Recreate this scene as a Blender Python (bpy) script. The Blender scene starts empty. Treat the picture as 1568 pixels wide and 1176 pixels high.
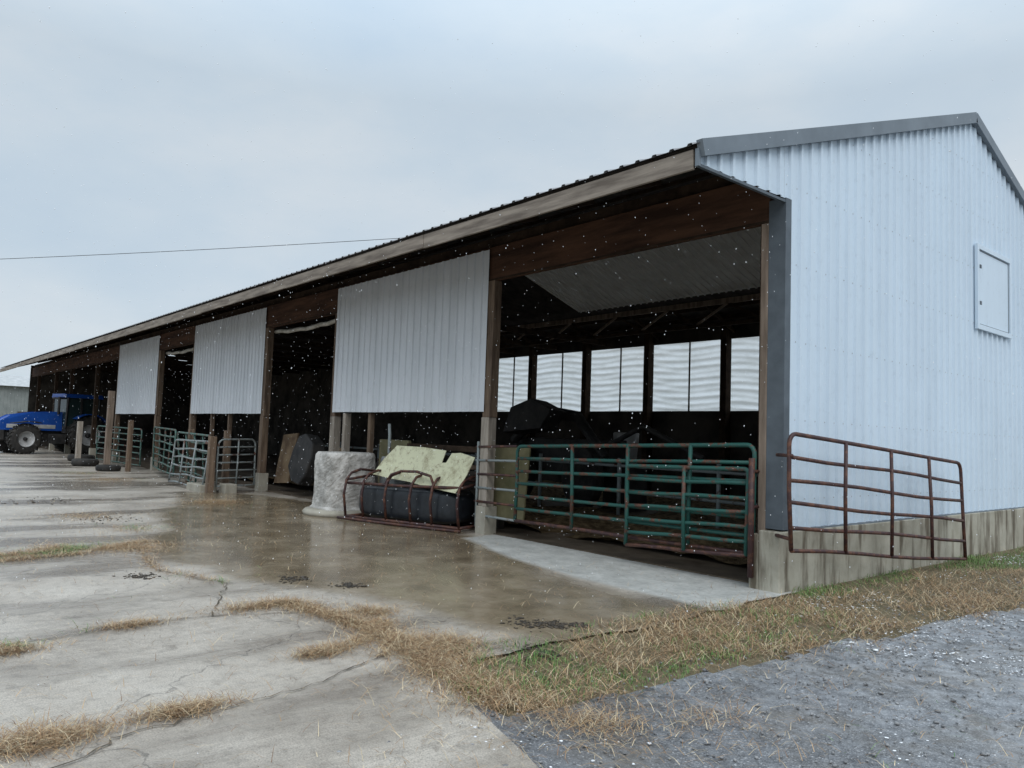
import bpy, math, random
import numpy as np
from mathutils import Vector, Matrix
random.seed(7); rng=np.random.default_rng(7)
scn=bpy.context.scene
try:
    scn.view_settings.view_transform='Standard'; scn.view_settings.look='None'; scn.view_settings.exposure=0
except Exception: pass

# ------------------------------------------------------------------ camera
th=math.radians(2.0);pt=math.radians(3.9);A=math.radians(40.2)
fw=Vector((-math.cos(A),math.sin(A),0));rt=Vector((math.sin(A),math.cos(A),0));zz=Vector((0,0,1))
F=fw*math.cos(pt)+zz*math.sin(pt); U=zz*math.cos(pt)-fw*math.sin(pt)
R2=rt*math.cos(th)+U*math.sin(th); U2=U*math.cos(th)-rt*math.sin(th)
cd=bpy.data.cameras.new('camera');cam=bpy.data.objects.new('camera',cd);scn.collection.objects.link(cam)
m=Matrix((R2,U2,-F)).transposed().to_4x4(); m.translation=Vector((4.63,-7.89,1.6)); cam.matrix_world=m
cd.sensor_width=36;cd.lens=36*1178/1568;cd.clip_end=3000;cd.clip_start=.05
scn.camera=cam

# ------------------------------------------------------------------ materials
def mat(name):
    ma=bpy.data.materials.new(name);ma.use_nodes=True
    nt=ma.node_tree;b=nt.nodes['Principled BSDF'];return ma,nt,b
def N(nt,t,**kw):
    n=nt.nodes.new(t)
    for k,v in kw.items():
        if k in n.inputs: n.inputs[k].default_value=v
        else: setattr(n,k,v)
    return n
def coords(nt,scale=(1,1,1)):
    g=nt.nodes.new('ShaderNodeNewGeometry');mp=nt.nodes.new('ShaderNodeMapping');mp.inputs['Scale'].default_value=scale
    nt.links.new(g.outputs['Position'],mp.inputs['Vector']);return mp.outputs['Vector']
def noise(nt,vec,scale,detail=5,rough=.6):
    n=nt.nodes.new('ShaderNodeTexNoise');n.inputs['Scale'].default_value=scale;n.inputs['Detail'].default_value=detail;n.inputs['Roughness'].default_value=rough
    nt.links.new(vec,n.inputs['Vector']);return n.outputs['Fac']
def ramp(nt,fac,stops):
    r=nt.nodes.new('ShaderNodeValToRGB');e=r.color_ramp.elements
    while len(e)<len(stops): e.new(.5)
    for i,(p,c) in enumerate(stops):
        e[i].position=p; e[i].color=(c[0],c[1],c[2],1) if not isinstance(c,(int,float)) else (c,c,c,1)
    nt.links.new(fac,r.inputs['Fac']);return r.outputs['Color']
def mix(nt,fac,a,b,mode='MIX'):
    n=nt.nodes.new('ShaderNodeMix');n.data_type='RGBA';n.blend_type=mode
    if isinstance(fac,(int,float)): n.inputs[0].default_value=fac
    else: nt.links.new(fac,n.inputs[0])
    for i,v in ((6,a),(7,b)):
        if isinstance(v,tuple): n.inputs[i].default_value=(v[0],v[1],v[2],1)
        else: nt.links.new(v,n.inputs[i])
    return n.outputs[2]
def math_(nt,op,a,b=None,clamp=False):
    n=nt.nodes.new('ShaderNodeMath');n.operation=op;n.use_clamp=clamp
    for i,v in enumerate((a,b)):
        if v is None: continue
        if isinstance(v,(int,float)): n.inputs[i].default_value=v
        else: nt.links.new(v,n.inputs[i])
    return n.outputs[0]
def bump(nt,b,h,strength=.4,dist=.01):
    n=nt.nodes.new('ShaderNodeBump');n.inputs['Strength'].default_value=strength;n.inputs['Distance'].default_value=dist
    nt.links.new(h,n.inputs['Height']);nt.links.new(n.outputs[0],b.inputs['Normal'])
def simple(name,c1,c2,scale=3,stretch=(1,1,1),rough=.6,bmp=.3,bd=.004,metal=0,lo=.35,hi=.65,spec=.5):
    ma,nt,b=mat(name);v=coords(nt,stretch)
    n=noise(nt,v,scale);c=ramp(nt,n,[(lo,c1),(hi,c2)]);nt.links.new(c,b.inputs['Base Color'])
    b.inputs['Roughness'].default_value=rough;b.inputs['Metallic'].default_value=metal
    b.inputs['Specular IOR Level'].default_value=spec
    if bmp: bump(nt,b,noise(nt,v,scale*6,4),bmp,bd)
    return ma

def metal_white(name,base,streak):
    ma,nt,b=mat(name)
    v=coords(nt,(1,1,.12));v2=coords(nt)
    n1=noise(nt,v,2.2,6);n2=noise(nt,v2,.7,4);n3=noise(nt,v2,9,6,.7)
    c=ramp(nt,n1,[(.3,streak),(.55,base)])
    c=mix(nt,.25,c,ramp(nt,n2,[(.3,tuple(x*.82 for x in base)),(.7,base)]))
    c=mix(nt,1.0,c,ramp(nt,n3,[(.25,.88),(.45,1.0)]),'MULTIPLY')
    nt.links.new(c,b.inputs['Base Color']);b.inputs['Roughness'].default_value=.38
    bump(nt,b,noise(nt,v2,1.6,2),.2,.03)
    return ma
M_white=metal_white('painted_steel_white',(.62,.72,.81),(.56,.65,.735))
M_panel=metal_white('painted_steel_panel',(.66,.69,.73),(.54,.57,.60))
M_liner=metal_white('liner_steel',(.84,.83,.80),(.70,.69,.66))
M_trim=simple('trim_steel_grey',(.065,.08,.095),(.095,.115,.135),4,rough=.45,bmp=0)
M_rake=simple('rake_trim_grey',(.13,.155,.18),(.17,.20,.23),2,rough=.45,bmp=0)
M_roof=simple('roof_steel',(.2,.2,.21),(.3,.3,.31),2,rough=.5,bmp=0)
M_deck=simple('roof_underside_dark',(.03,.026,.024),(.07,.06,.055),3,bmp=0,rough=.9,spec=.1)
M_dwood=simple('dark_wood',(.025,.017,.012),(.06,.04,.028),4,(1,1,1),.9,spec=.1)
M_header=simple('header_wood_brown',(.035,.017,.011),(.10,.050,.030),1.5,(.5,1,4),.8,spec=.2)
M_fascia=simple('fascia_wood',(.13,.105,.085),(.30,.255,.21),2.5,(.5,1,5),.85)
M_post=simple('post_wood_brown',(.075,.048,.032),(.20,.14,.095),3,(4,4,.5),.85)
M_postgrey=simple('post_wood_grey',(.17,.145,.12),(.36,.315,.265),3,(4,4,.5),.9,lo=.3,hi=.6)
M_postmid=simple('post_wood_weathered',(.10,.072,.052),(.26,.20,.155),3,(4,4,.5),.9,lo=.3,hi=.65)
M_ply=simple('old_plywood',(.09,.055,.03),(.2,.14,.08),2,(1,1,1),.9)
M_olive=simple('olive_board',(.08,.075,.03),(.17,.15,.08),2,rough=.8)
M_conc=simple('block_concrete',(.24,.23,.21),(.56,.54,.51),5,rough=.9,bmp=.9,bd=.02,lo=.3,hi=.6)
M_footing=simple('footing_concrete',(.24,.22,.18),(.40,.375,.31),2.5,(1,1,.5),.85,bmp=.5,bd=.01)
M_black=simple('black_plastic',(.008,.010,.013),(.02,.024,.030),5,rough=.35,bmp=.1)
M_blackd=simple('dark_machine',(.010,.010,.011),(.04,.037,.035),3,rough=.7,bmp=0)
M_rubber=simple('tyre_rubber',(.012,.012,.012),(.04,.036,.032),5,rough=.85,bmp=.2)
M_blue=simple('tractor_blue',(.01,.06,.29),(.015,.085,.38),2,rough=.3,bmp=0)
M_rim=simple('rim_grey',(.35,.36,.36),(.5,.5,.5),3,rough=.5,bmp=0)
ma,nt,b=mat('pale_yellow_board');v=coords(nt)
c=ramp(nt,noise(nt,v,4,6,.7),[(.33,(.34,.31,.19)),(.50,(.60,.60,.41))]);c=mix(nt,ramp(nt,noise(nt,v,9,6,.8),[(.54,0.0),(.62,.7)]),c,(.25,.20,.12))
nt.links.new(c,b.inputs['Base Color']);b.inputs['Roughness'].default_value=.6;M_yb=ma
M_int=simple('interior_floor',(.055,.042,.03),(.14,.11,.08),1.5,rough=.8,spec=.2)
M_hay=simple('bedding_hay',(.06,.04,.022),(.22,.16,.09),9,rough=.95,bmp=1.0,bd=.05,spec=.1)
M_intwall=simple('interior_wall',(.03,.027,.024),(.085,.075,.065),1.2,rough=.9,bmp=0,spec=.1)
def paint_rust(name,p1,rustamt,p2=None):
    ma,nt,b=mat(name);v=coords(nt)
    n=noise(nt,v,6,6,.7)
    rust=ramp(nt,noise(nt,v,25,3),[(.3,(.045,.018,.012)),(.7,(.15,.06,.035))])
    f=ramp(nt,n,[(rustamt,1.0),(rustamt+.06,0.0)])
    c=mix(nt,f,p1,rust);nt.links.new(c,b.inputs['Base Color']);b.inputs['Roughness'].default_value=.6
    return ma
M_green=paint_rust('green_gate_paint',(.012,.080,.066),.42)
M_red=paint_rust('red_gate_paint',(.045,.018,.018),.46)
M_galv=paint_rust('galvanised_pipe',(.22,.25,.25),.38)
M_gg=paint_rust('green_grey_pipe',(.06,.13,.11),.42)
ma,nt,b=mat('tractor_glass');b.inputs['Base Color'].default_value=(.02,.035,.035,1);b.inputs['Roughness'].default_value=.05;M_glass=ma

ma,nt,b=mat('foundation_concrete');v=coords(nt,(1,1,.15));v2=coords(nt)
n1=noise(nt,v,5,5);n2=noise(nt,v2,2.5,6)
c=ramp(nt,n2,[(.3,(.28,.26,.205)),(.65,(.43,.405,.335))]);c=mix(nt,1.0,c,ramp(nt,n1,[(.38,(.36,.32,.28)),(.52,(1,1,1))]),'MULTIPLY')
nt.links.new(c,b.inputs['Base Color']);b.inputs['Roughness'].default_value=.85;bump(nt,b,noise(nt,v2,14,6),.5,.01);M_found=ma

ma,nt,b=mat('white_curtain');v=coords(nt,(1,1,3));n1=noise(nt,v,2.2,5)
c=ramp(nt,n1,[(.3,(.80,.80,.77)),(.6,(.97,.97,.96))])
tr=N(nt,'ShaderNodeBsdfTranslucent');df=N(nt,'ShaderNodeBsdfDiffuse');tp=N(nt,'ShaderNodeBsdfTransparent');ms=N(nt,'ShaderNodeMixShader');ms2=N(nt,'ShaderNodeMixShader')
nt.links.new(c,tr.inputs[0]);nt.links.new(c,df.inputs[0]);ms.inputs[0].default_value=.08
nt.links.new(tr.outputs[0],ms.inputs[1]);nt.links.new(df.outputs[0],ms.inputs[2])
ms2.inputs[0].default_value=.3;nt.links.new(ms.outputs[0],ms2.inputs[1]);nt.links.new(tp.outputs[0],ms2.inputs[2])
nt.links.new(ms2.outputs[0],nt.nodes['Material Output'].inputs['Surface']);M_curt=ma

# ------------------------------------------------------------------ mesh builder
class B:
    def __init__(s): s.v=[];s.f=[];s.m=[];s.mats=[];s.sm=[]
    def mi(s,ma):
        if ma not in s.mats: s.mats.append(ma)
        return s.mats.index(ma)
    def add(s,vs,fs,ma,smooth=False):
        o=len(s.v);i=s.mi(ma);s.v+= [tuple(x) for x in vs]
        for f in fs: s.f.append([o+k for k in f]);s.m.append(i);s.sm.append(smooth)
    def box(s,x0,x1,y0,y1,z0,z1,ma):
        vs=[(x,y,z) for x in (x0,x1) for y in (y0,y1) for z in (z0,z1)]
        s.add(vs,[(0,1,3,2),(4,6,7,5),(0,4,5,1),(2,3,7,6),(0,2,6,4),(1,5,7,3)],ma)
    def obox(s,c,ax,ay,az,ma):
        c=Vector(c);ax=Vector(ax);ay=Vector(ay);az=Vector(az)
        vs=[c+ax*i+ay*j+az*k for i in (-1,1) for j in (-1,1) for k in (-1,1)]
        s.add(vs,[(0,1,3,2),(4,6,7,5),(0,4,5,1),(2,3,7,6),(0,2,6,4),(1,5,7,3)],ma)
    def beam(s,p,q,w,h,ma,up=(0,0,1)):
        p=Vector(p);q=Vector(q);d=(q-p);L=d.length;d.normalize();u=Vector(up)
        sd=d.cross(u)
        if sd.length<1e-3: sd=d.cross(Vector((1,0,0)))
        sd.normalize();u=sd.cross(d)
        s.obox((p+q)/2,d*L/2,sd*w/2,u*h/2,ma)
    def tube(s,pts,r,ma,n=8):
        pts=[Vector(p) for p in pts];vs=[];fs=[];prev=None
        for i,p in enumerate(pts):
            d=(pts[min(i+1,len(pts)-1)]-pts[max(i-1,0)]).normalized()
            if prev is None: a=d.cross(Vector((.13,.27,1))).normalized() if abs(d.z)<.95 else d.cross(Vector((1,0,0))).normalized()
            else: a=(prev-d*prev.dot(d)).normalized()
            prev=a;bb=d.cross(a)
            rr=r[i] if isinstance(r,(list,tuple)) else r
            for k in range(n): t=2*math.pi*k/n;vs.append(p+(a*math.cos(t)+bb*math.sin(t))*rr)
        for i in range(len(pts)-1):
            for k in range(n): fs.append((i*n+k,i*n+(k+1)%n,(i+1)*n+(k+1)%n,(i+1)*n+k))
        fs.append(tuple(range(n))[::-1]);fs.append(tuple(range((len(pts)-1)*n,len(pts)*n)))
        s.add(vs,fs,ma,True)
    def lathe(s,prof,c,axis,ma,n=28):
        c=Vector(c);ax=Vector(axis).normalized();a=ax.cross(zz).normalized() if abs(ax.z)<.9 else Vector((1,0,0));bb=ax.cross(a);vs=[];fs=[]
        for (r,h) in prof:
            for k in range(n): t=2*math.pi*k/n;vs.append(c+ax*h+(a*math.cos(t)+bb*math.sin(t))*r)
        for i in range(len(prof)-1):
            for k in range(n): fs.append((i*n+k,i*n+(k+1)%n,(i+1)*n+(k+1)%n,(i+1)*n+k))
        s.add(vs,fs,ma,True)
    def prism(s,poly,origin,ax,ay,thick,ma):
        o=Vector(origin);ax=Vector(ax);ay=Vector(ay);nn=ax.cross(ay).normalized()*thick;n=len(poly)
        vs=[o+ax*a+ay*b_ for a,b_ in poly]+[o+ax*a+ay*b_+nn for a,b_ in poly]
        fs=[tuple(range(n))[::-1],tuple(range(n,2*n))]+[(i,(i+1)%n,n+(i+1)%n,n+i) for i in range(n)]
        s.add(vs,fs,ma)
    def obj(s,name,parent=None,bevel=0):
        me=bpy.data.meshes.new(name);me.from_pydata(s.v,[],s.f)
        for x in s.mats: me.materials.append(x)
        me.polygons.foreach_set('material_index',s.m);me.polygons.foreach_set('use_smooth',s.sm);me.update()
        o=bpy.data.objects.new(name,me);scn.collection.objects.link(o)
        if parent: o.parent=parent
        if bevel:
            md=o.modifiers.new('bevel','BEVEL');md.width=bevel;md.segments=2;md.limit_method='ANGLE'
        return o
def empty(name):
    e=bpy.data.objects.new(name,None);scn.collection.objects.link(e);return e

def corr(b,u0,u1,lo,hi,place,ma,pitch=.2286,h=.018,jit=0):
    us=[]
    base=[0,.078,.092,.136,.150]
    hs=[0,0,h,h,0]
    k=0
    while True:
        done=False
        for bb,hh in zip(base,hs):
            uu=u0+k*pitch+bb
            if uu>=u1-1e-6: done=True;break
            us.append((uu,hh))
        if done: break
        k+=1
    us.append((u1,0))
    vs=[];fs=[]
    for uu,hh in us:
        vs.append(place(uu,lo(uu),hh));vs.append(place(uu,hi(uu),hh))
    for i in range(len(us)-1): fs.append((2*i,2*i+2,2*i+3,2*i+1))
    b.add(vs,fs,ma)

# ------------------------------------------------------------------ BARN
barn=empty('cattle_barn')
XE=-50.0; YB=11.4; YR=5.7; OV=-1.64
S=.343
def zr(y): return 7.12-S*abs(y-YR)
b=B()
corr(b,0,YB,lambda u:.67,lambda u:zr(u)-.04,lambda u,w,n:(n,u,w),M_white,h=.032)
corr(b,OV+.03,-.002,lambda u:4.40+.02*(u-OV),lambda u:zr(u)-.04,lambda u,w,n:(n,u,w),M_white,h=.032)
o=b.obj('gable_siding',barn)
b=B()
for zz_ in (1.0,1.9,2.8,3.7,4.6,5.5,6.3):
    yy=.045
    while yy<YB:
        if zr(yy)-.2>zz_: b.box(-.001,.005,yy-.006,yy+.006,zz_-.006,zz_+.006,M_rim)
        yy+=.2286
b.obj('siding_screws',barn)
b=B()
for (ya,yb) in ((OV-.02,YR),(YR,YB+.25)):
    p=Vector((.055,ya,zr(ya)-.05));q=Vector((.055,yb,zr(yb)-.05));b.beam(p,q,.075,.17,M_rake)
b.box(-.002,.038,OV,-.0,4.365,4.395,M_trim)
b.box(-.004,.040,OV-.03,OV+.005,4.37,4.55,M_rake)
b.box(-.17,.042,-.03,.09,.67,4.42,M_trim)
b.box(-.01,.040,0.1,YB,.65,.672,M_rake)
b.obj('barn_trim',barn)
b=B()
b.box(.015,.040,5.82,7.30,3.66,4.93,M_white)
for y0,y1,z0,z1 in ((5.76,5.84,3.6,5.0),(7.28,7.36,3.6,5.0),(5.84,7.28,3.6,3.68),(5.84,7.28,4.92,5.0)):
    b.box(.02,.068,y0,y1,z0,z1,M_white)
b.box(.038,.044,5.845,5.865,3.69,4.91,M_trim);b.box(.038,.044,7.255,7.275,3.69,4.91,M_trim)
b.box(.038,.044,5.87,7.25,3.685,3.70,M_trim);b.box(.038,.044,5.87,7.25,4.90,4.915,M_trim)
b.box(.064,.080,5.84,5.90,4.0,4.06,M_trim);b.box(.064,.080,5.84,5.90,4.6,4.66,M_trim)
b.obj('gable_hatch',barn,.004)
b=B()
b.box(-.2,.06,-.12,YB+.02,-.1,.652,M_found)
b.box(-.32,-.2,-.12,.15,-.1,.60,M_found)
b.obj('foundation',barn,.012)
b=B()
corr(b,XE,.06,lambda u:OV-.06,lambda u:YR,lambda u,w,n:(u,w,zr(w)+.008+n),M_roof,h=.022)
corr(b,XE,.06,lambda u:YR,lambda u:YB+.25,lambda u,w,n:(u,w,zr(w)+.008+n),M_roof,h=.022)
b.obj('roof',barn)
b=B()
def slab(x0,x1,y0,y1,dz,ma):
    b.add([(x0,y0,zr(y0)+dz),(x1,y0,zr(y0)+dz),(x1,y1,zr(y1)+dz),(x0,y1,zr(y1)+dz)],[(0,1,2,3)],ma)
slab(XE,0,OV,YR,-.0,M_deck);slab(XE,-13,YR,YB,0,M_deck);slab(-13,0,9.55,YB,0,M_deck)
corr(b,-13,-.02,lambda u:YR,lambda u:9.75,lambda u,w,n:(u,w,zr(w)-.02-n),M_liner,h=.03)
x=-.6
while x>XE:
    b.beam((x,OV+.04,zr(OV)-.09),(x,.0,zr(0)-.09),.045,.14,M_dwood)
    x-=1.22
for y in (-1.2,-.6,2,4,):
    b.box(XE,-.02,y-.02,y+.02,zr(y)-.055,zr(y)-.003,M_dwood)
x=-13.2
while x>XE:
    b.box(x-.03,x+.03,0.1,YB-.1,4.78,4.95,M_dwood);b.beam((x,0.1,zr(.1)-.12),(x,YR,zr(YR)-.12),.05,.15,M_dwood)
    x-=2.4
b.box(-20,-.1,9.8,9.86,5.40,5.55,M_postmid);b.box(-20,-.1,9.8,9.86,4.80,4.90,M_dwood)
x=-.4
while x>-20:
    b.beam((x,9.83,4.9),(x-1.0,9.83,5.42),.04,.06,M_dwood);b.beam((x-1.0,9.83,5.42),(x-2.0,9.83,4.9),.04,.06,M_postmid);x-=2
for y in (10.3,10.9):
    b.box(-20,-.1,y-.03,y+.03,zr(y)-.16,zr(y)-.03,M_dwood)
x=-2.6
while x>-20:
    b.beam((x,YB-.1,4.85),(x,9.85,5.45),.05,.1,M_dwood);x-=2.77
b.obj('roof_framing',barn)
b=B()
x=0.0;k=0
while x>XE:
    x2=max(x-4.88,XE);b.box(x2+.004,x-.004 if k else -.03,OV-.035-.004*(k%2),OV-.0,4.345+.008*(k%3),4.550,M_fascia);x=x2;k+=1
b.obj('fascia_board',barn,.004)
posts=[-5.33,-10.63,-14.55,-20.05,-23.8,-29.2,-33.2,-38.5,-42.5,-47.7]
b=B()
b.box(XE,-.17,-.02,.06,4.17,4.74,M_header)
b.box(XE,-.17,.075,.12,4.45,4.93,M_dwood)
b.box(XE,-.17,-.035,-.022,4.17,4.20,M_dwood)
b.obj('header_beam',barn,.004)
b=B()
M_roll=simple('rolled_curtain_fabric',(.30,.28,.24),(.5,.48,.43),4,rough=.8)
for xa,xb in ((-14.4,-10.8),(-23.6,-20.3)):
    b.tube([(xa+(xb-xa)*k/10,.16,4.08-.06*math.sin(math.pi*k/10)+.015*math.sin(k*2.1)) for k in range(11)],.05,M_roll)
b.obj('rolled_curtain',barn)
b=B()
b.box(-.27,-.172,-.03,.12,.6,4.17,M_postmid)
b.box(-.30,-.275,-.0,.10,.6,4.17,M_dwood)
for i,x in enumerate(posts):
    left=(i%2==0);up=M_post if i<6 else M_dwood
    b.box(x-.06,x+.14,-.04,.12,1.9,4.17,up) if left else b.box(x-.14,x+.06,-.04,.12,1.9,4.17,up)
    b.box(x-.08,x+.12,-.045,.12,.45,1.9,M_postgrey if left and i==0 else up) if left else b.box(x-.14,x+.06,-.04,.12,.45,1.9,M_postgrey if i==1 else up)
    b.box(x-.11,x+.14,-.07,.18,-.1,.45,M_footing)
b.box(-10.2,-10.08,-.04,.1,0,1.97,M_postgrey)
b.box(-9.2,-9.1,.0,.1,0,1.97,M_post)
b.box(-17.0,-16.9,.0,.1,0,1.97,M_post);b.box(-18.4,-18.3,.0,.1,0,1.97,M_post)
b.obj('wood_posts',barn,.008)
b=B()
for (xa,xb,zb) in ((-10.66,-5.34,1.99),(-20.06,-14.56,1.96),(-29.2,-23.82,1.95)):
    corr(b,xa,xb,lambda u,zb=zb:zb+.003*math.sin(u*3),lambda u:4.70,lambda u,w,n:(u,-.055-n,w),M_panel,h=.022)
    b.box(xa,xb,-.05,-.0,zb+.03,zb+.12,M_dwood);b.box(xa,xb,-.05,-.0,3.2,3.3,M_dwood)
b.obj('side_siding_panel',barn)
b=B()
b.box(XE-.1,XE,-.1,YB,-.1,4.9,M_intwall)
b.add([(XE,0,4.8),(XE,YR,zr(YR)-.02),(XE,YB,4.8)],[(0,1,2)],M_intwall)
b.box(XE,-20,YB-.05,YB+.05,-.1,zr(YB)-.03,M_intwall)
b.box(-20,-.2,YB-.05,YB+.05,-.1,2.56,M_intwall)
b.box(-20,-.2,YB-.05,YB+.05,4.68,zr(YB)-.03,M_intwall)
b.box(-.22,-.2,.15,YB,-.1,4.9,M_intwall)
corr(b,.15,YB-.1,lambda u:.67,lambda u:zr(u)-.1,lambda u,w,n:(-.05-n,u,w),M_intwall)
for x in (-3.0,-5.8,-8.38,-11.25,-14.0,-16.8,-19.4):
    b.box(x-.1,x+.1,YB-.32,YB-.06,0,5.1,M_dwood)
b.obj('barn_walls',barn)
b=B()
cols=np.arange(-20,-.19,.12);rows=np.arange(2.5,4.73,.035)
vs=[];fs=[]
ph=rng.uniform(0,6,12)
for x in cols:
    for z in rows:
        d=.02*math.sin(z*21+1.3*math.sin(x*.9)+ph[int(-x/2.8)%12])+.022*math.sin(z*33+x*1.1+2*math.sin(x*1.7))+.015*math.sin(x*3.3+z*3)
        sag=.025*math.sin(x*2.27)
        vs.append((x,YB+.12+d,z+(sag if z<2.6 else 0)))
nr=len(rows)
for i in range(len(cols)-1):
    for j in range(nr-1): fs.append((i*nr+j,(i+1)*nr+j,(i+1)*nr+j+1,i*nr+j+1))
b.add(vs,fs,M_curt,True)
b.obj('ventilation_curtain',barn)
b=B()
for x in (-4.4,-7.1,-9.8,-12.6,-15.4,-18.1): b.box(x-.018,x+.018,YB-.02,YB+.02,2.56,4.68,M_dwood)
b.obj('curtain_rods',barn)
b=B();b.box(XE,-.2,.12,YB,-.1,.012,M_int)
b.tube([(-20,3.6,1.1),(-.3,3.6,1.1)],.03,M_galv);b.tube([(-20,3.6,.6),(-.3,3.6,.6)],.03,M_galv)
for i in range(9): b.tube([(-1-2.3*i,3.6,0),(-1-2.3*i,3.6,1.25)],.04,M_galv)
b.obj('interior_floor_and_stalls',barn)

# ------------------------------------------------------------------ gates
def gate(name,p0,p1,z0,z1,ma,nr=6,nv=4,r=.022,skew=0,lean=0,jit=.0,corner=.15,ma2=None,obj=None,zs=None,ss=None):
    b=obj or B();p0=Vector(p0);p1=Vector(p1)
    d=(p1-p0).normalized();nn=Vector((-d.y,d.x))
    L=(p1-p0).length
    def P(s,t):
        xy=p0+(p1-p0)*s
        z=(z0[0]*(1-s)+z1[0]*s)*(1-t)+(z0[1]*(1-s)+z1[1]*s)*t
        o=nn*lean*t+nn*.015*math.sin(s*5+t*3)
        return Vector((xy.x+o.x,xy.y+o.y,z))
    cs=corner/L;H=z0[1]-z0[0];ct=corner/H
    path=[P(0,0)]+[P(0,.5),P(0,1-ct)]+[P(cs*(1-math.cos(a)),1-ct+ct*math.sin(a)) for a in (.4,.8,1.2)]+[P(cs+ (1-2*cs)*k/6,1) for k in range(7)]+[P(1-cs*(1-math.cos(a)),1-ct+ct*math.sin(a)) for a in (1.2,.8,.4)]+[P(1,1-ct),P(1,.5),P(1,0)]
    b.tube(path,r*1.1,ma)
    ts=zs or [k/nr for k in range(nr)]
    for i,t in enumerate(ts):
        b.tube([P(k/6,t+ (jit*math.sin(k*1.3+i*4))) for k in range(7)],r,(ma2 if (ma2 and i==0) else ma))
    for s in (ss or [k/(nv+1) for k in range(1,nv+1)]):
        b.tube([P(s,0)+Vector((nn.x,nn.y,0))*-.02,P(s,.5)+Vector((nn.x,nn.y,0))*-.02,P(s,1)+Vector((nn.x,nn.y,0))*-.02],r*1.05,ma)
    return b.obj(name) if obj is None else None
b=B()
gate('',(-4.5,-.02),(-.32,-.04),(.30,1.45),(.36,1.60),M_green,6,1,.025,obj=b,ma2=M_red,jit=.004,corner=.10,ss=[.30,.55,.79])
gate('',(-2.15,-.12),(-.36,-.10),(.24,1.27),(.34,1.32),M_green,6,1,.024,obj=b,ma2=M_red,jit=.006,corner=.05,ss=[.52])
for k in range(6): b.tube([(-5.5,-.05,.3+.222*k),(-4.5,-.03,.30+.23*k)],.02,M_red if k%2 else M_galv)
b.tube([(-5.45,-.05,.1),(-5.45,-.05,1.5)],.022,M_galv)
b.obj('livestock_gate')
b=B();b.tube([(-.27,-.16,.12),(-.27,-.16,1.45)],.035,M_red);b.tube([(-.27,-.16,.9),(-.27,-.03,.9)],.02,M_red);b.tube([(-.27,-.16,1.3),(-.27,-.03,1.3)],.02,M_red)
b.obj('gate_hinge_post')
b=B()
gate('',(.30,-.30),(.34,4.35),(.50,1.74),(.06,1.44),M_red,5,3,.022,obj=b,jit=.010,corner=.12,lean=.03)
for z in (.62,1.5): b.tube([(.02,-.12,z),(.3,-.3,z)],.02,M_red)
b.obj('livestock_gate')
gate('livestock_gate',(-14.15,-1.30),(-17.6,-1.0),(.12,1.36),(.15,1.40),M_gg,6,3,.024,jit=.02,lean=.12)
gate('livestock_gate',(-17.7,-1.15),(-22.6,-.35),(.2,1.45),(.2,1.5),M_gg,6,3,.024,jit=.01)
gate('livestock_gate',(-16.9,-1.5),(-14.4,-1.45),(.1,1.2),(.12,1.22),M_galv,5,2,.022,jit=.02,lean=.1)
gate('livestock_gate',(-14.2,-1.2),(-14.6,-.12),(.15,1.28),(.15,1.3),M_galv,6,1,.02)
gate('livestock_gate',(-24.1,-.35),(-29.4,-.6),(.15,1.4),(.15,1.45),M_gg,6,3,.024)
def post(name,x,y,h,w,ma,lean=0):
    b=B();b.obox((x+lean*h/2,y,h/2-.05),(w/2,0,0),(0,w/2,0),(lean*h/2,0,h/2+.05),ma);b.obj(name,bevel=.012)
post('wood_post',-14.15,-1.38,1.35,.16,M_post,.02);post('wood_post',-26.3,-.9,2.75,.2,M_postmid)
post('wood_post',-16.9,-1.0,1.5,.14,M_post);post('wood_post',-14.5,-.9,1.5,.13,M_post)
post('wood_post',-23.0,-1.0,1.7,.15,M_post);post('wood_post',-28.6,-1.4,1.6,.18,M_postgrey)
b=B();b.box(-15.3,-14.3,-1.55,-1.15,-.02,.18,M_footing);b.box(-14.3,-13.9,-1.1,-.8,-.02,.22,M_footing);b.obj('concrete_curb_blocks',bevel=.02)

# ------------------------------------------------------------------ concrete block
def rough_block(name,c,rx,ry,h,pw,ma,disp=.035,band=True):
    b=B();vs=[];fs=[];n=72;mz=30
    for j in range(mz+1):
        t=j/mz
        for k in range(n):
            a=2*math.pi*k/n;ca,sa=math.cos(a),math.sin(a)
            e=2/pw;x=math.copysign(abs(ca)**e,ca)*rx;y=math.copysign(abs(sa)**e,sa)*ry
            s=1-.04*t+ (.06 if t<.10 else 0) - (.07*((t-.93)/.07)**2 if t>.93 else 0)
            s+=disp*(rng.random()-.5)+.015*math.sin(5*a+7*t)+.010*math.sin(11*a-9*t)
            vs.append((c[0]+x*s,c[1]+y*s,c[2]+h*t))
    for j in range(mz):
        for k in range(n): fs.append((j*n+k,j*n+(k+1)%n,(j+1)*n+(k+1)%n,(j+1)*n+k))
    fs.append(tuple(range(mz*n,(mz+1)*n)));b.add(vs,fs,ma,False);return b
b=rough_block('',(-8.9,-.62,.05),.53,.53,1.13,3.2,M_conc,.022)
b.lathe([(.0,0),(.72,-.01),(.74,.05),(.70,.10),(.5,.12)],(-8.9,-.65,0),(0,0,1),M_footing,36)
b.obj('concrete_block')
b=rough_block('',(-8.25,.25,0),.45,.35,1.12,3.0,simple('grey_tank',(.19,.20,.20),(.32,.33,.33),3,rough=.6),.004);b.obj('water_trough_barrel')
b=B();b.tube([(-7.92,-.25,0),(-7.92,-.25,1.55),(-8.0,-.22,1.75)],.03,M_galv);b.tube([(-7.92,-.25,.9),(-7.7,-.3,.9)],.02,M_galv);b.obj('frost_free_hydrant')

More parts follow.
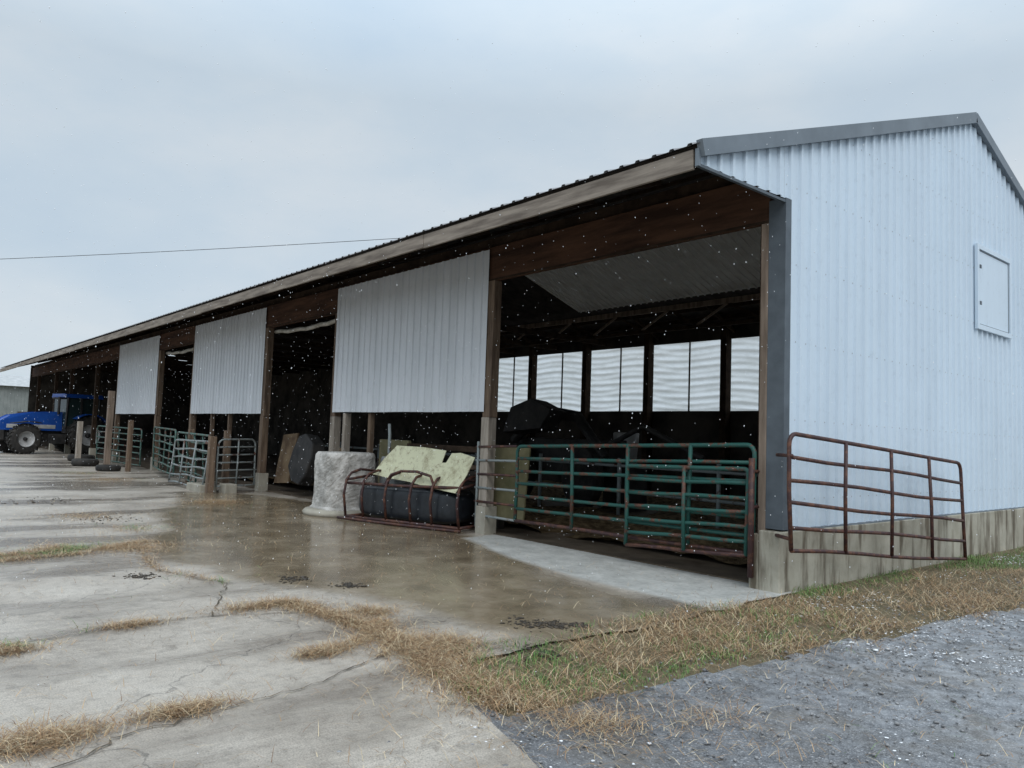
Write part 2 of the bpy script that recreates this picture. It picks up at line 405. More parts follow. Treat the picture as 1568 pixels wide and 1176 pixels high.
# ------------------------------------------------------------------ rack + tub + board
o0=Vector((-8.0,-1.05,0));d=Vector((.949,.316,0));nn=Vector((-.316,.949,0));Lr=2.5
b=B()
def Q(s,n,z): return o0+d*s+nn*n+zz*z
b.tube([Q(0,0,.06),Q(Lr,0,.06)],.028,M_red);b.tube([Q(0,.85,.06),Q(Lr,.85,.06)],.028,M_red)
b.tube([Q(-.15,-.05,.03),Q(.9,-.12,.03),Q(Lr+.1,-.1,.03)],.024,M_red)
b.tube([Q(0,.02,.66),Q(Lr*.5,.0,.68),Q(Lr,.02,.72)],.026,M_red);b.tube([Q(0,.85,.8),Q(Lr,.85,.8)],.026,M_red)
for s in (0,Lr): b.tube([Q(s,0,.06),Q(s,.85,.06)],.028,M_red);b.tube([Q(s,0,.72),Q(s,.85,.8)],.026,M_red)
for s in (0,.42,.95,1.5,1.95,Lr):
    hoop=[Q(s,0,.06),Q(s-.02,-.05,.45),Q(s,-.02,.72),Q(s+.02,.08,.84),Q(s+.04,.3,.9),Q(s+.05,.85,.85)]
    b.tube(hoop,.024,M_red)
b.tube([Q(.9,.0,.7),Q(1.0,.03,.86),Q(1.2,.05,.93),Q(1.55,.05,.94),Q(1.85,.04,.88),Q(1.97,0,.7)],.024,M_red)
b.obj('feeder_rack')
b=B();vs=[];fs=[];nu,nv=60,30
for j in range(nv+1):
    t=-math.pi/2+math.pi*j/nv
    for k in range(nu):
        a=2*math.pi*k/nu
        def sp(x,e): return math.copysign(abs(x)**e,x)
        X=sp(math.cos(t),.35)*sp(math.cos(a),.35);Y=sp(math.cos(t),.35)*sp(math.sin(a),.35);Z=sp(math.sin(t),.4)
        rib=1+.05*math.sin(X*11)*(1-abs(Z)**3)
        vs.append(Q(1.25+X*1.12,.45+Y*.38*rib,.36+Z*.30))
for j in range(nv):
    for k in range(nu): fs.append((j*nu+k,j*nu+(k+1)%nu,(j+1)*nu+(k+1)%nu,(j+1)*nu+k))
b.add(vs,fs,M_black,True);b.obj('black_plastic_tank')
b=B()
poly=[(0,.02),(.5,-.02),(1.0,-.04),(1.55,-.10),(2.2,-.14),(2.28,.2),(2.3,.52),(1.95,.58),(1.74,.56),(1.70,.38),(1.60,.37),(1.58,.6),(1.0,.63),(.3,.62),(.12,.35)]
ax=Vector((.985,.17,-.02)).normalized();ay=Vector((.02,.42,.9)).normalized()
b.prism(poly,(-7.85,-.62,.80),ax,ay,.012,M_yb);b.obj('leaning_board')

b=B()
b.box(-10.4,-5.6,.55,.7,0,.95,M_intwall);b.box(-9.3,-8.2,.35,.42,.5,1.45,M_olive)
b.box(-8.1,-5.5,.25,.30,1.30,1.40,M_dwood);b.box(-8.1,-5.5,.28,.31,1.0,1.08,M_post)
b.obj('feed_bunk',bevel=.01)
b=B();b.obox((-5.0,.25,.85),(.45,0,0),(0,.015,.0),(0,.05,.6),M_olive);b.obj('plywood_sheet',bevel=.003)
b=B();b.obox((-14.0,.45,.85),(.42,0,.03),(0,.02,0),(0,.1,.62),M_ply);b.obj('plywood_sheet',bevel=.003)
b=B();b.obox((-11.3,.4,.7),(.38,0,.03),(0,.02,0),(0,.1,.5),M_ply);b.obj('plywood_sheet',bevel=.003)
b=B();b.prism([(.5*math.cos(a)*1.15+.06*math.sin(3*a),.62*math.sin(a)) for a in [2*math.pi*k/9 for k in range(9)]],(-12.6,.5,.85),(1,0,0),(0,.15,1),.35,M_blackd);b.obj('round_bale_feeder_panel',bevel=.04)
b=B();cx,cy=-8.6,4.6
b.lathe([(0,-.12),(.55,-.14),(.7,-.1),(.7,.1),(.55,.14),(0,.12)],(cx-1.2,cy,.75),(.2,1,0),M_rubber)
b.lathe([(0,-.12),(.55,-.14),(.7,-.1),(.7,.1),(.55,.14),(0,.12)],(cx+1.1,cy-.1,.75),(.2,1,0),M_rubber)
b.box(cx-1.6,cx+1.6,cy+.2,cy+1.2,.8,1.6,M_blackd)
b.tube([(cx-1.4,cy,1.5),(cx-.4,cy,2.25),(cx+.8,cy,2.1),(cx+1.9,cy-.2,1.2)],[.12,.16,.14,.1],M_blackd)
b.prism([(0,0),(1.3,.1),(1.6,.55),(.9,.8),(.2,.6)],(cx-.9,cy-.3,1.65),(1,0,0),(0,.1,1),.5,M_blackd)
b.tube([(cx+1.6,cy,1.4),(cx+3.0,cy-.3,1.9),(cx+4.4,cy-.2,1.3)],.06,M_blackd)
b.obj('farm_implement',bevel=.02)
b=B();b.lathe([(0,0),(.24,0),(.30,.75),(.28,.78),(0,.74)],(-7.2,5.6,1.0),(0,0,1),M_rim,20);b.box(-7.6,-6.8,5.3,5.9,.012,1.0,M_blackd);b.obj('feed_barrel')

# ------------------------------------------------------------------ tractor
tr=empty('tractor')
fx=Vector((.22,-.975,0));sx=Vector((.975,.22,0))
def TP(u,w,h): return Vector((-38.6,.55,0))+fx*u+sx*w+zz*h
def wheel(name,u,w,r,wd,rimr):
    b=B();c=TP(u,w,r)
    b.lathe([(rimr,-wd/2),(r*.82,-wd/2),(r*.95,-wd*.42),(r*.97,0),(r*.95,wd*.42),(r*.82,wd/2),(rimr,wd/2)],c,sx,M_rubber,36)
    b.lathe([(rimr,-wd/2+.02),(rimr*.9,-wd*.3),(rimr*.85,wd*.15),(rimr*.9,wd*.3),(rimr,wd/2-.02)],c,sx,M_rim,36)
    b.lathe([(0,wd*.05),(rimr*.4,wd*.07),(rimr*.86,wd*.14)],c,sx,M_rim,24);b.lathe([(0,wd*.32),(rimr*.22,wd*.3),(rimr*.25,wd*.05)],c,sx,M_blackd,16)
    for k in range(22):
        a=2*math.pi*k/22;
        for sgn in (-1,1):
            aa=a+(0 if sgn<0 else math.pi/22);rad=fx*math.cos(aa)+zz*math.sin(aa);tan=-fx*math.sin(aa)+zz*math.cos(aa)
            dirr=(sx*sgn+tan*.6).normalized()
            b.obox(c+rad*(r*.965)+sx*sgn*wd*.24,dirr*wd*.27,dirr.cross(rad)*.03,rad*.045,M_rubber)
    b.obj(name,tr)
wheel('rear_wheel_near',0,.85,.92,.5,.5);wheel('rear_wheel_far',0,-.85,.92,.5,.5)
wheel('front_wheel_near',2.75,.8,.70,.42,.36);wheel('front_wheel_far',2.75,-.8,.70,.42,.36)
b=B()
def tb(u0,u1,w0,w1,h0,h1,ma,taper=0):
    vs=[TP(u,w*(1-taper if h==h1 else 1),h) for u in (u0,u1) for w in (w0,w1) for h in (h0,h1)]
    b.add(vs,[(0,1,3,2),(4,6,7,5),(0,4,5,1),(2,3,7,6),(0,2,6,4),(1,5,7,3)],ma)
hp=[(1.05,1.15),(1.05,1.98),(2.2,1.92),(3.2,1.75),(3.62,1.5),(3.62,1.15)]
vs=[TP(u,w*(.9 if h>1.6 else 1),h) for w in (-.38,.38) for u,h in hp];n=len(hp)
b.add(vs,[tuple(range(n)),tuple(range(n,2*n))[::-1]]+[(i,(i+1)%n,n+(i+1)%n,n+i) for i in range(n)],M_blue)
b.obj('hood',tr,.05)
b=B();tb(-.6,3.55,-.25,.25,.6,1.16,M_blackd);tb(2.55,2.95,-.7,.7,.55,.85,M_blackd);tb(-.25,.25,-.8,.8,.75,1.1,M_blackd)
tb(3.5,4.15,-.45,.45,.65,1.1,M_blackd);tb(1.3,3.4,.385,.395,1.2,1.38,M_rim);tb(.95,1.6,.4,.8,.5,.95,M_blackd)
b.tube([TP(1.25,.5,1.9),TP(1.25,.5,2.75)],.06,M_blackd);b.obj('chassis',tr,.02)
b=B();tb(-.55,.98,-.72,.72,1.3,2.72,M_glass,.08);b.obj('cab_glass',tr,.03)
b=B();tb(-.72,1.1,-.78,.78,2.73,2.92,M_blue,.12);tb(-.8,1.2,-.5,.5,2.66,2.73,M_blackd);b.obj('cab_roof',tr,.05)
b=B()
for u,u2 in ((-.57,-.55),(.3,.3),(1.0,.93)):
    for w in (-.74,.74): b.beam(TP(u,w,1.25),TP(u2,w*.93,2.74),.08,.08,M_blackd)
tb(-.5,1.0,-.76,.76,1.0,1.35,M_blackd)
b.obj('cab_frame',tr,.01)
b=B()
for w in (-.88,.88):
    pts=[(-.98+.0,1.0)]+[(-1.02*math.cos(a),.92+1.02*math.sin(a)) for a in [math.radians(x) for x in range(10,131,15)]]
    for i in range(len(pts)-1):
        (u0,h0),(u1,h1)=pts[i],pts[i+1]
        b.add([TP(u0,w-.28,h0),TP(u0,w+.28,h0),TP(u1,w+.28,h1),TP(u1,w-.28,h1)],[(0,1,2,3)],M_blue)
    for uu in (2.15,2.45,2.75,3.05): b.add([TP(uu,w-.25,1.45+.05*math.cos((uu-2.6)*4)),TP(uu,w+.2,1.45+.05*math.cos((uu-2.6)*4)),TP(uu+.3,w+.2,1.45+.05*math.cos((uu-2.3)*4)),TP(uu+.3,w-.25,1.45+.05*math.cos((uu-2.3)*4))],[(0,1,2,3)],M_blackd)
o=b.obj('fenders',tr);md=o.modifiers.new('s','SOLIDIFY');md.thickness=.04

def tyre(x,y,r,w):
    b=B();pr=[(r*.55,-w*.4),(r*.8,-w*.5),(r*.96,-w*.4),(r,0),(r*.96,w*.4),(r*.8,w*.5),(r*.55,w*.4),(r*.6,0),(r*.55,-w*.4)]
    b.lathe(pr,(x,y,w*.5),(0.03,0.02,1),M_rubber,30);b.obj('old_tire')
tyre(-30.5,-.9,.5,.26);tyre(-26.8,-1.5,.45,.25);tyre(-23.4,-1.5,.38,.2)

# ------------------------------------------------------------------ background shed, wire, mast
b=B();corr(b,-14,4.5,lambda u:0,lambda u:4.2,lambda u,w,n:(-66+n,u,w),simple('shed_siding',(.17,.19,.185),(.25,.27,.26),1,bmp=0))
b.add([(-65.6,-14.5,4.15),(-65.6,5,4.15),(-71,5,5.2),(-71,-14.5,5.2)],[(0,1,2,3)],M_rim)
b.box(-76,-66.05,-14,4.5,0,4.1,M_intwall)
b.box(-65.98,-65.93,-9,-5,0,3.4,M_intwall);b.box(-65.98,-65.93,1.5,2.6,0,2.2,M_intwall)
b.obj('farm_shed')
p=Vector((-44.3,-2.7,10.2));q=Vector((-29.5,14.6,12.2));dr=(q-p)
def utilpole(x,y,h):
    b=B();b.tube([(x,y,-.2),(x,y,h)],[.17,.12],M_post);b.beam((x-.8,y+.7,h-.4),(x+.8,y-.7,h-.4),.1,.12,M_post);b.obj('utility_pole')
a0=p-dr*1.3;a1=q+dr*1.3
utilpole(a0.x,a0.y,a0.z+.2);utilpole(a1.x,a1.y,a1.z+.2)
b=B();pts=[]
for k in range(31):
    s=k/30;pp=a0.lerp(a1,s);pp.z-= .9*4*s*(1-s)-.75;pts.append(pp)
pts[0].z=a0.z;pts[-1].z=a1.z
b.tube(pts,.016,M_blackd,5);b.obj('power_line')
b=B();b.tube([(-120,4,0),(-120,4,15)],[.12,.05],M_rim,5);b.obj('antenna_mast')

# ------------------------------------------------------------------ ground
def sm_noise(x,y,seed=0):
    r=np.random.default_rng(seed);o=np.zeros_like(x)
    for k in range(7):
        a=r.uniform(0,6.28);f=r.uniform(.8,1.3)*1.7**k*.6;o+=np.sin((x*math.cos(a)+y*math.sin(a))*f+r.uniform(0,6.28)+1.5*np.sin(x*f*.6*math.sin(a)+y*f*.5))/(1.45**k)
    return o/2.2
def polydist(px,py,poly):
    d=np.full(px.shape,1e9);ins=np.zeros(px.shape,bool);n=len(poly)
    for i in range(n):
        ax_,ay_=poly[i];bx,by=poly[(i+1)%n];ex,ey=bx-ax_,by-ay_
        t=np.clip(((px-ax_)*ex+(py-ay_)*ey)/(ex*ex+ey*ey+1e-12),0,1)
        d=np.minimum(d,np.hypot(px-ax_-ex*t,py-ay_-ey*t))
        c=((ay_>py)!=(by>py))&(px<(bx-ax_)*(py-ay_)/((by-ay_)+1e-12)+ax_)
        ins^=c
    return np.where(ins,d,-d)
pool=[(.1,-1.55),(-1.72,-1.50),(-3.2,-1.2),(-4.9,-.5),(-7.5,-.1),(-10.3,.2),(-13.5,-.4),(-14.5,-2.0),(-12,-2.85),(-9,-4.2),(-5.46,-5.0),(-3.52,-4.67),(-2.27,-3.95),(-.5,-3.8),(.25,-3.62),(.35,-2.81)]
dry=[(-5.0,-.55),(-3.2,-1.15),(-1.72,-1.45),(.2,-1.5),(.2,.3),(-5.2,.3)]
xs=np.concatenate([np.arange(-70,-16,.8),np.arange(-16,3.2,.055)]);ys=np.concatenate([np.arange(-40,-9,1.0),np.arange(-9,.2,.055)])
X,Y=np.meshgrid(xs,ys,indexing='ij');nz=sm_noise(X,Y,3);nz2=sm_noise(X*3,Y*3,5)
dp=polydist(X,Y,pool)+.30*nz+.12*nz2
wet=np.clip(dp/.35+.45,0,1)
dd=polydist(X,Y,dry)+.05*nz+.03*nz2
dryv=np.clip(dd/.12+.5,0,1);wet=wet*(1-dryv)
en=sm_noise(0*Y+.3,Y*1.5,3)*.13+sm_noise(0*Y,Y*6,5)*.06
edge=np.where(Y>-4.75,.18,np.where(Y>-5.3,.18+( -4.75-Y)/.55*1.65,1.85+(-5.3-Y)*.35))+en
inside=(X<edge)
Z=np.where(X>-16,.006*nz*(1-wet),0)
Xc=np.where(inside,X,edge)
nx,ny=X.shape
vid=np.arange(nx*ny).reshape(nx,ny)
fk=inside[:-1,:-1]|inside[:-1,1:]
fa=np.stack([vid[:-1,:-1],vid[1:,:-1],vid[1:,1:],vid[:-1,1:]],-1)[fk]
def npmesh(name,V,Fc,mats,k=4):
    me=bpy.data.meshes.new(name);me.vertices.add(len(V));me.vertices.foreach_set('co',V.astype(np.float32).ravel())
    me.loops.add(Fc.size);me.loops.foreach_set('vertex_index',Fc.astype(np.int32).ravel())
    me.polygons.add(len(Fc));me.polygons.foreach_set('loop_start',np.arange(0,Fc.size,k,dtype=np.int32));me.polygons.foreach_set('loop_total',np.full(len(Fc),k,dtype=np.int32))
    for x in mats: me.materials.append(x)
    me.update(calc_edges=True);me.validate()
    o=bpy.data.objects.new(name,me);scn.collection.objects.link(o);return o
ma,nt,b_=mat('wet_concrete');v=coords(nt);vst=coords(nt,(1.2,.35,1));vb=coords(nt,(1,.08,1))
aw=N(nt,'ShaderNodeAttribute',attribute_name='wet').outputs['Fac'];ad=N(nt,'ShaderNodeAttribute',attribute_name='dry').outputs['Fac']
n1=noise(nt,v,.9,6,.6);n2=noise(nt,v,9,6,.7);n3=noise(nt,v,110,2);n4=noise(nt,vst,.55,5,.6)
c=ramp(nt,n1,[(.3,(.31,.268,.222)),(.5,(.44,.39,.33)),(.7,(.52,.47,.405))])
c=mix(nt,1.0,c,ramp(nt,n2,[(.25,.62),(.5,1.0)]),'MULTIPLY')
c=mix(nt,1.0,c,ramp(nt,n3,[(.3,.60),(.6,1.12)]),'MULTIPLY')
c=mix(nt,.6,c,ramp(nt,noise(nt,vb,60,4,.7),[(.3,.70),(.65,1.08)]),'MULTIPLY')
damp=ramp(nt,n4,[(.47,0.0),(.58,1.0)])
c=mix(nt,math_(nt,'MULTIPLY',damp,.55),c,(.15,.125,.10))
stain=ramp(nt,noise(nt,v,2.7,7,.75),[(.57,0.0),(.67,.5)]);c=mix(nt,stain,c,(.13,.105,.08))
vor=nt.nodes.new('ShaderNodeTexVoronoi');vor.feature='DISTANCE_TO_EDGE';vor.inputs['Scale'].default_value=.33
vd=nt.nodes.new('ShaderNodeVectorMath');vd.operation='ADD'
nn_=nt.nodes.new('ShaderNodeTexNoise');nn_.inputs['Scale'].default_value=1.6;nn_.inputs['Detail'].default_value=6;nt.links.new(v,nn_.inputs['Vector'])
nt.links.new(v,vd.inputs[0]);nt.links.new(nn_.outputs['Color'],vd.inputs[1]);nt.links.new(vd.outputs[0],vor.inputs['Vector'])
crk=ramp(nt,vor.outputs['Distance'],[(.0,.5),(.004,1.0)])
c=mix(nt,1.0,c,crk,'MULTIPLY')
poolc=ramp(nt,noise(nt,v,1.4,6,.65),[(.3,(.11,.082,.05)),(.5,(.20,.155,.10)),(.7,(.32,.265,.19))])
c=mix(nt,math_(nt,'MULTIPLY',aw,.92),c,poolc)
dryc=ramp(nt,noise(nt,v,3,6,.7),[(.3,(.33,.33,.31)),(.7,(.55,.55,.52))])
dryc=mix(nt,1.0,dryc,ramp(nt,noise(nt,v,14,6,.75),[(.3,.72),(.55,1.0)]),'MULTIPLY')
c=mix(nt,ad,c,dryc)
nt.links.new(c,b_.inputs['Base Color'])
r=math_(nt,'SUBTRACT',.48,math_(nt,'MULTIPLY',damp,.35));
rr=nt.nodes.new('ShaderNodeMix');rr.data_type='FLOAT';nt.links.new(aw,rr.inputs[0]);nt.links.new(r,rr.inputs[2])
pr_=ramp(nt,noise(nt,v,2.0,5),[(.35,.09),(.65,.26)]);nt.links.new(pr_,rr.inputs[3])
r2=nt.nodes.new('ShaderNodeMix');r2.data_type='FLOAT';nt.links.new(ad,r2.inputs[0]);nt.links.new(rr.outputs[0],r2.inputs[2]);r2.inputs[3].default_value=.75
nt.links.new(r2.outputs[0],b_.inputs['Roughness'])
bp=nt.nodes.new('ShaderNodeBump');bp.inputs['Distance'].default_value=.012
nt.links.new(math_(nt,'SUBTRACT',.6,math_(nt,'MULTIPLY',aw,.52)),bp.inputs['Strength']);nt.links.new(noise(nt,v,26,6,.75),bp.inputs['Height']);nt.links.new(bp.outputs[0],b_.inputs['Normal'])
M_apron=ma
V=np.stack([Xc,Y,Z],-1).reshape(-1,3)
o=npmesh('concrete_yard',V,fa,[M_apron])
for nm,arr in (('wet',wet),('dry',dryv)):
    at=o.data.attributes.new(nm,'FLOAT','POINT');
    if len(at.data)==arr.size: at.data.foreach_set('value',arr.astype(np.float32).ravel())

ma,nt,b_=mat('soil_and_thatch');v=coords(nt)
c=ramp(nt,noise(nt,v,26,7,.85),[(.3,(.06,.045,.028)),(.5,(.14,.105,.062)),(.68,(.30,.225,.13))])
far=ramp(nt,noise(nt,v,.15,4),[(.4,(.07,.09,.03)),(.6,(.13,.11,.05))]);c=mix(nt,.25,c,far)
nt.links.new(c,b_.inputs['Base Color']);b_.inputs['Roughness'].default_value=.95;bump(nt,b_,noise(nt,v,30,5),.9,.03)
b=B();b.add([(-900,-900,-.02),(900,-900,-.02),(900,900,-.02),(-900,900,-.02)],[(0,1,2,3)],ma);b.obj('ground')
mx=np.arange(-19.5,-.4,.16);my=np.arange(.9,9.5,.16);MX,MY=np.meshgrid(mx,my,indexing='ij')
MZ=.10+.16*sm_noise(MX*1.1,MY*1.1,61)+.05*sm_noise(MX*5,MY*5,62)
vid=np.arange(MX.size).reshape(MX.shape);fa=np.stack([vid[:-1,:-1],vid[1:,:-1],vid[1:,1:],vid[:-1,1:]],-1).reshape(-1,4)
npmesh('hay_bedding',np.stack([MX,MY,MZ],-1).reshape(-1,3),fa,[M_hay])
# gravel road
gx=np.concatenate([np.arange(.7,6.5,.06),np.arange(7,40,1.)]);gy=np.concatenate([np.arange(-40,-9,1.),np.arange(-9,9,.06),np.arange(9,80,1.)])
GX,GY=np.meshgrid(gx,gy,indexing='ij');g1=sm_noise(GX,GY,11);g2=sm_noise(GX*3,GY*3,12)
gedge=np.where(GY<-4.9,.9,1.18+np.clip((GY+4.9)*.09,0,1.5))+.16*g1+.10*g2
gk=GX>gedge;vid=np.arange(GX.size).reshape(GX.shape)
fk=gk[:-1,:-1]&gk[1:,:-1]&gk[1:,1:]&gk[:-1,1:]
fa=np.stack([vid[:-1,:-1],vid[1:,:-1],vid[1:,1:],vid[:-1,1:]],-1)[fk]
GZ=-.012+.003*g2
ma,nt,b_=mat('wet_gravel_asphalt');v=coords(nt)
vo=nt.nodes.new('ShaderNodeTexVoronoi');vo.inputs['Scale'].default_value=110;nt.links.new(v,vo.inputs['Vector'])
sp=nt.nodes.new('ShaderNodeSeparateColor');nt.links.new(vo.outputs['Color'],sp.inputs[0])
c=ramp(nt,sp.outputs[0],[(.0,(.075,.077,.082)),(.6,(.125,.128,.136)),(.93,(.19,.19,.195)),(1.0,(.42,.42,.42))])
c=mix(nt,ramp(nt,noise(nt,v,1.1,6,.7),[(.47,0.0),(.64,.6)]),c,(.155,.135,.11))
c=mix(nt,1.0,c,ramp(nt,noise(nt,v,.9,6,.7),[(.35,.65),(.6,1.1)]),'MULTIPLY')
snow=ramp(nt,noise(nt,v,24,6,.85),[(.60,0.0),(.66,.9)])
sx_=nt.nodes.new('ShaderNodeSeparateXYZ');nt.links.new(v,sx_.inputs[0])
smy=nt.nodes.new('ShaderNodeMapRange');nt.links.new(sx_.outputs[1],smy.inputs[0]);smy.inputs[1].default_value=-5.5;smy.inputs[2].default_value=-1.5;smy.inputs[3].default_value=.2;smy.inputs[4].default_value=1
fac=math_(nt,'MULTIPLY',math_(nt,'MULTIPLY',snow,smy.outputs[0]),ramp(nt,noise(nt,v,.8,4),[(.36,.35),(.56,1.0)]))
dust=math_(nt,'MULTIPLY',math_(nt,'MULTIPLY',smy.outputs[0],.5),ramp(nt,noise(nt,v,5,6,.85),[(.42,0.0),(.62,1.0)]))
c=mix(nt,dust,c,(.5,.52,.55))
c=mix(nt,fac,c,(.76,.79,.83));nt.links.new(c,b_.inputs['Base Color'])
nt.links.new(ramp(nt,noise(nt,v,1.7,4),[(.4,.25),(.6,.6)]),b_.inputs['Roughness'])
bump(nt,b_,vo.outputs['Distance'],.5,.007)
npmesh('gravel_road',np.stack([GX,GY,GZ],-1).reshape(-1,3),fa,[ma])

# cracks
M_crack=simple('crack_dirt',(.06,.048,.034),(.13,.105,.075),8,rough=.9,bmp=0)
cracks=[[(-1.95,-8.5),(-1.9,-7.0),(-1.9,-6.6),(-2.05,-6.1),(-2.0,-5.5),(-1.75,-4.9),(-1.45,-4.3)],
[(.7,-8.2),(.5,-7.0),(.3,-6.8),(.2,-6.2),(.1,-5.6),(-.4,-4.5)],
[(-5.6,-9),(-5.7,-6.6),(-5.85,-5.8),(-6.6,-4.8)],
[(-2.0,-5.5),(-3.3,-4.9),(-4.4,-5.3),(-6.2,-5.0)],
[(-2.1,-5.3),(-2.15,-4.78),(-1.07,-4.62),(-.4,-4.6),(.2,-4.5)],[(-9.8,-12),(-9.7,-7),(-10.1,-4.6)],[(-14,-14),(-13.8,-8),(-14.1,-3)],
[(-18.5,-14),(-18.3,-3)],[(-23,-16),(-23.2,-3)],[(-28,-16),(-28.2,-3)]]
b=B()
for ci,cr in enumerate(cracks):
    pts=[]
    for i in range(len(cr)-1):
        a=Vector(cr[i]);c_=Vector(cr[i+1]);L=(c_-a).length;n=max(2,int(L/.07))
        for k in range(n): pts.append(a.lerp(c_,k/n)+Vector((random.gauss(0,.016),random.gauss(0,.016))))
    vs=[];fs=[]
    for i,p_ in enumerate(pts):
        d_=(pts[min(i+1,len(pts)-1)]-pts[max(i-1,0)]).normalized();w=(.002+.006*random.random())*(2.2 if ci>4 else 1)
        nrm=Vector((-d_.y,d_.x))*w;vs+=[(p_.x+nrm.x,p_.y+nrm.y,.010),(p_.x-nrm.x,p_.y-nrm.y,.010)]
    for i in range(len(pts)-1): fs.append((2*i,2*i+1,2*i+3,2*i+2))
    b.add(vs,fs,M_crack)
b.obj('pavement_cracks')

# ------------------------------------------------------------------ grass
ma,nt,b_=mat('grass_blades');at=N(nt,'ShaderNodeAttribute',attribute_name='Col');nt.links.new(at.outputs['Color'],b_.inputs['Base Color']);b_.inputs['Roughness'].default_value=.7
M_grass=ma
def blades(name,px,py,ln,lean,wid,col,z0=0.0):
    n=len(px);ang=rng.uniform(0,2*math.pi,n);dx=np.cos(ang);dy=np.sin(ang);wa=ang+rng.uniform(1.2,1.9,n)
    le=np.clip(lean,0,.995);h=ln*np.sqrt(1-le**2);
    base=np.stack([px,py,z0+rng.uniform(0,.014,n)],-1)
    wv=np.stack([np.cos(wa),np.sin(wa),np.zeros(n)],-1)*wid[:,None]
    mid=base+np.stack([dx*ln*le*.4,dy*ln*le*.4,h*.62+.004],-1)
    tip=base+np.stack([dx*ln*le,dy*ln*le,h*.85+.003],-1)
    V=np.stack([base-wv,base+wv,mid+wv*.8,mid-wv*.8,tip],1).reshape(-1,3)
    i=np.arange(n)[:,None]*5
    F_=np.concatenate([i+[0,1,2],i+[0,2,3],i+[3,2,4]],0)
    o=npmesh(name,V,F_,[M_grass],3)
    ca=o.data.attributes.new('Col','FLOAT_COLOR','POINT');cc=np.repeat(np.concatenate([col,np.ones((n,1))],1),5,0)
    ca.data.foreach_set('color',cc.astype(np.float32).ravel());return o
def straw_col(n):
    t=rng.random((n,1));a=np.array([.50,.33,.17]);b2=np.array([.17,.085,.04]);c=np.array([.66,.53,.34])
    col=a*(1-t)+b2*t;k=rng.random(n)<.27;col[k]=c*rng.uniform(.7,1.1,(k.sum(),1));return col*rng.uniform(.6,1.2,(n,1))
def green_col(n):
    t=rng.random((n,1));return (np.array([.055,.17,.025])*(1-t)+np.array([.18,.28,.08])*t)*rng.uniform(.55,1.25,(n,1))
strip=[(-.3,-4.55),(-.1,-4.2),(.05,-3.6),(.02,-2.7),(-.10,-1.6),(.08,-.9),(.10,.0),(.1,9),(.1,18),(2.9,18),(2.4,9),(1.95,1.6),(1.65,-1.7),(1.45,-3.2),(1.35,-4.0),(1.3,-4.75),(.9,-5.0),(.3,-4.8)]
def sample(n,x0,x1,y0,y1):
    return rng.uniform(x0,x1,n),rng.uniform(y0,y1,n)
px,py=sample(300000,-.6,3,-5.3,12)
sparse=sm_noise(px*4.0,py*4.0,23)
dens=polydist(px,py,strip)/.30+.35+.55*sm_noise(px*2.5,py*2.5,21)-np.clip(px-1.0,0,2)*.5
k=rng.random(len(px))<np.clip(dens,.0,1)*np.where(py<2,1,.5)*np.clip(.65+.6*sparse,.12,1)
k&=~((py>-.14)&(px<.07))
px,py=px[k],py[k]
gn=1.25*sm_noise(px*2.4,py*2.4,31)-(px-.6)*1.0+.22-np.clip(-3.9-py,0,2)*.9
isg=gn+rng.normal(0,.35,len(px))>.05
n=len(px)
kk=rng.random(n)<np.where(isg,.8,.5);px,py,isg=px[kk],py[kk],isg[kk];n=len(px)
col=np.where(isg[:,None],green_col(n),straw_col(n))
ln=np.where(isg,rng.uniform(.025,.09,n)*np.clip(.9+.5*sm_noise(px*5,py*5,36),.5,1.5),rng.gamma(5,.028,n));lean=np.where(isg,rng.uniform(.4,.95,n),rng.uniform(.91,.995,n))
blades('grass_verge',px,py,ln,lean,np.where(isg,.0022,.0019)*np.ones(n),col,-.012)
P=[]
def along(cr,n,sp,th_=0.0,seed=1):
    seg=[(Vector(cr[i]),Vector(cr[i+1])) for i in range(len(cr)-1)];Ls=np.array([(b2-a2).length for a2,b2 in seg])
    idx=rng.choice(len(seg),n,p=Ls/Ls.sum());t=rng.random(n)
    x=np.array([seg[i][0].x+(seg[i][1].x-seg[i][0].x)*tt for i,tt in zip(idx,t)]);y=np.array([seg[i][0].y+(seg[i][1].y-seg[i][0].y)*tt for i,tt in zip(idx,t)])
    dn=sm_noise(x*1.8,y*1.8,seed);k=dn>th_
    s=sp*(.4+np.clip(dn,0,1.2));x=x+rng.standard_t(3,n)*s;y=y+rng.standard_t(3,n)*s
    P.append((x[k],y[k]))
along(cracks[0],3500,.05,.15,1);along(cracks[1],4500,.06,.0,2);along(cracks[2],6500,.14,-.3,3);along(cracks[3],1800,.05,.1,4)
along(cracks[4],9000,.08,-.6,5);along([(-.5,-4.65),(0,-4.7),(.5,-4.8),(1.2,-4.7)],8000,.13,-2,6)
along([(-6.3,-5.6),(-6.1,-6.4),(-5.8,-7.5)],4500,.18,-.6,7);along([(-1.5,-4.6),(-1.0,-4.4),(-.6,-4.9),(-.5,-5.4)],2500,.05,-.6,8)
def clump(x,y,n,s,e=1): P.append((x+rng.standard_t(4,n)*s,y+rng.standard_t(4,n)*s*e))
clump(-2.0,-6.15,800,.05,2.4);clump(.12,-6.4,1400,.045,2.8);clump(.15,-7.1,2200,.08,1.7);clump(-1.7,-7.0,1100,.06,1.6);clump(-.5,-5.25,800,.05,1.8);clump(-1.4,-4.3,1000,.1)
clump(-11.7,-2.1,3500,.22);clump(-6.1,-5.1,2500,.2);clump(-6.4,-5.9,1200,.15);clump(-8,-4.6,900,.25);clump(-9.9,-4.9,1200,.3);clump(-19,-2.4,1800,.35);clump(-22,-2.6,1200,.4)
clump(1.9,-4.0,400,.2);clump(1.6,-4.6,900,.15);clump(-.2,-4.35,1800,.12)
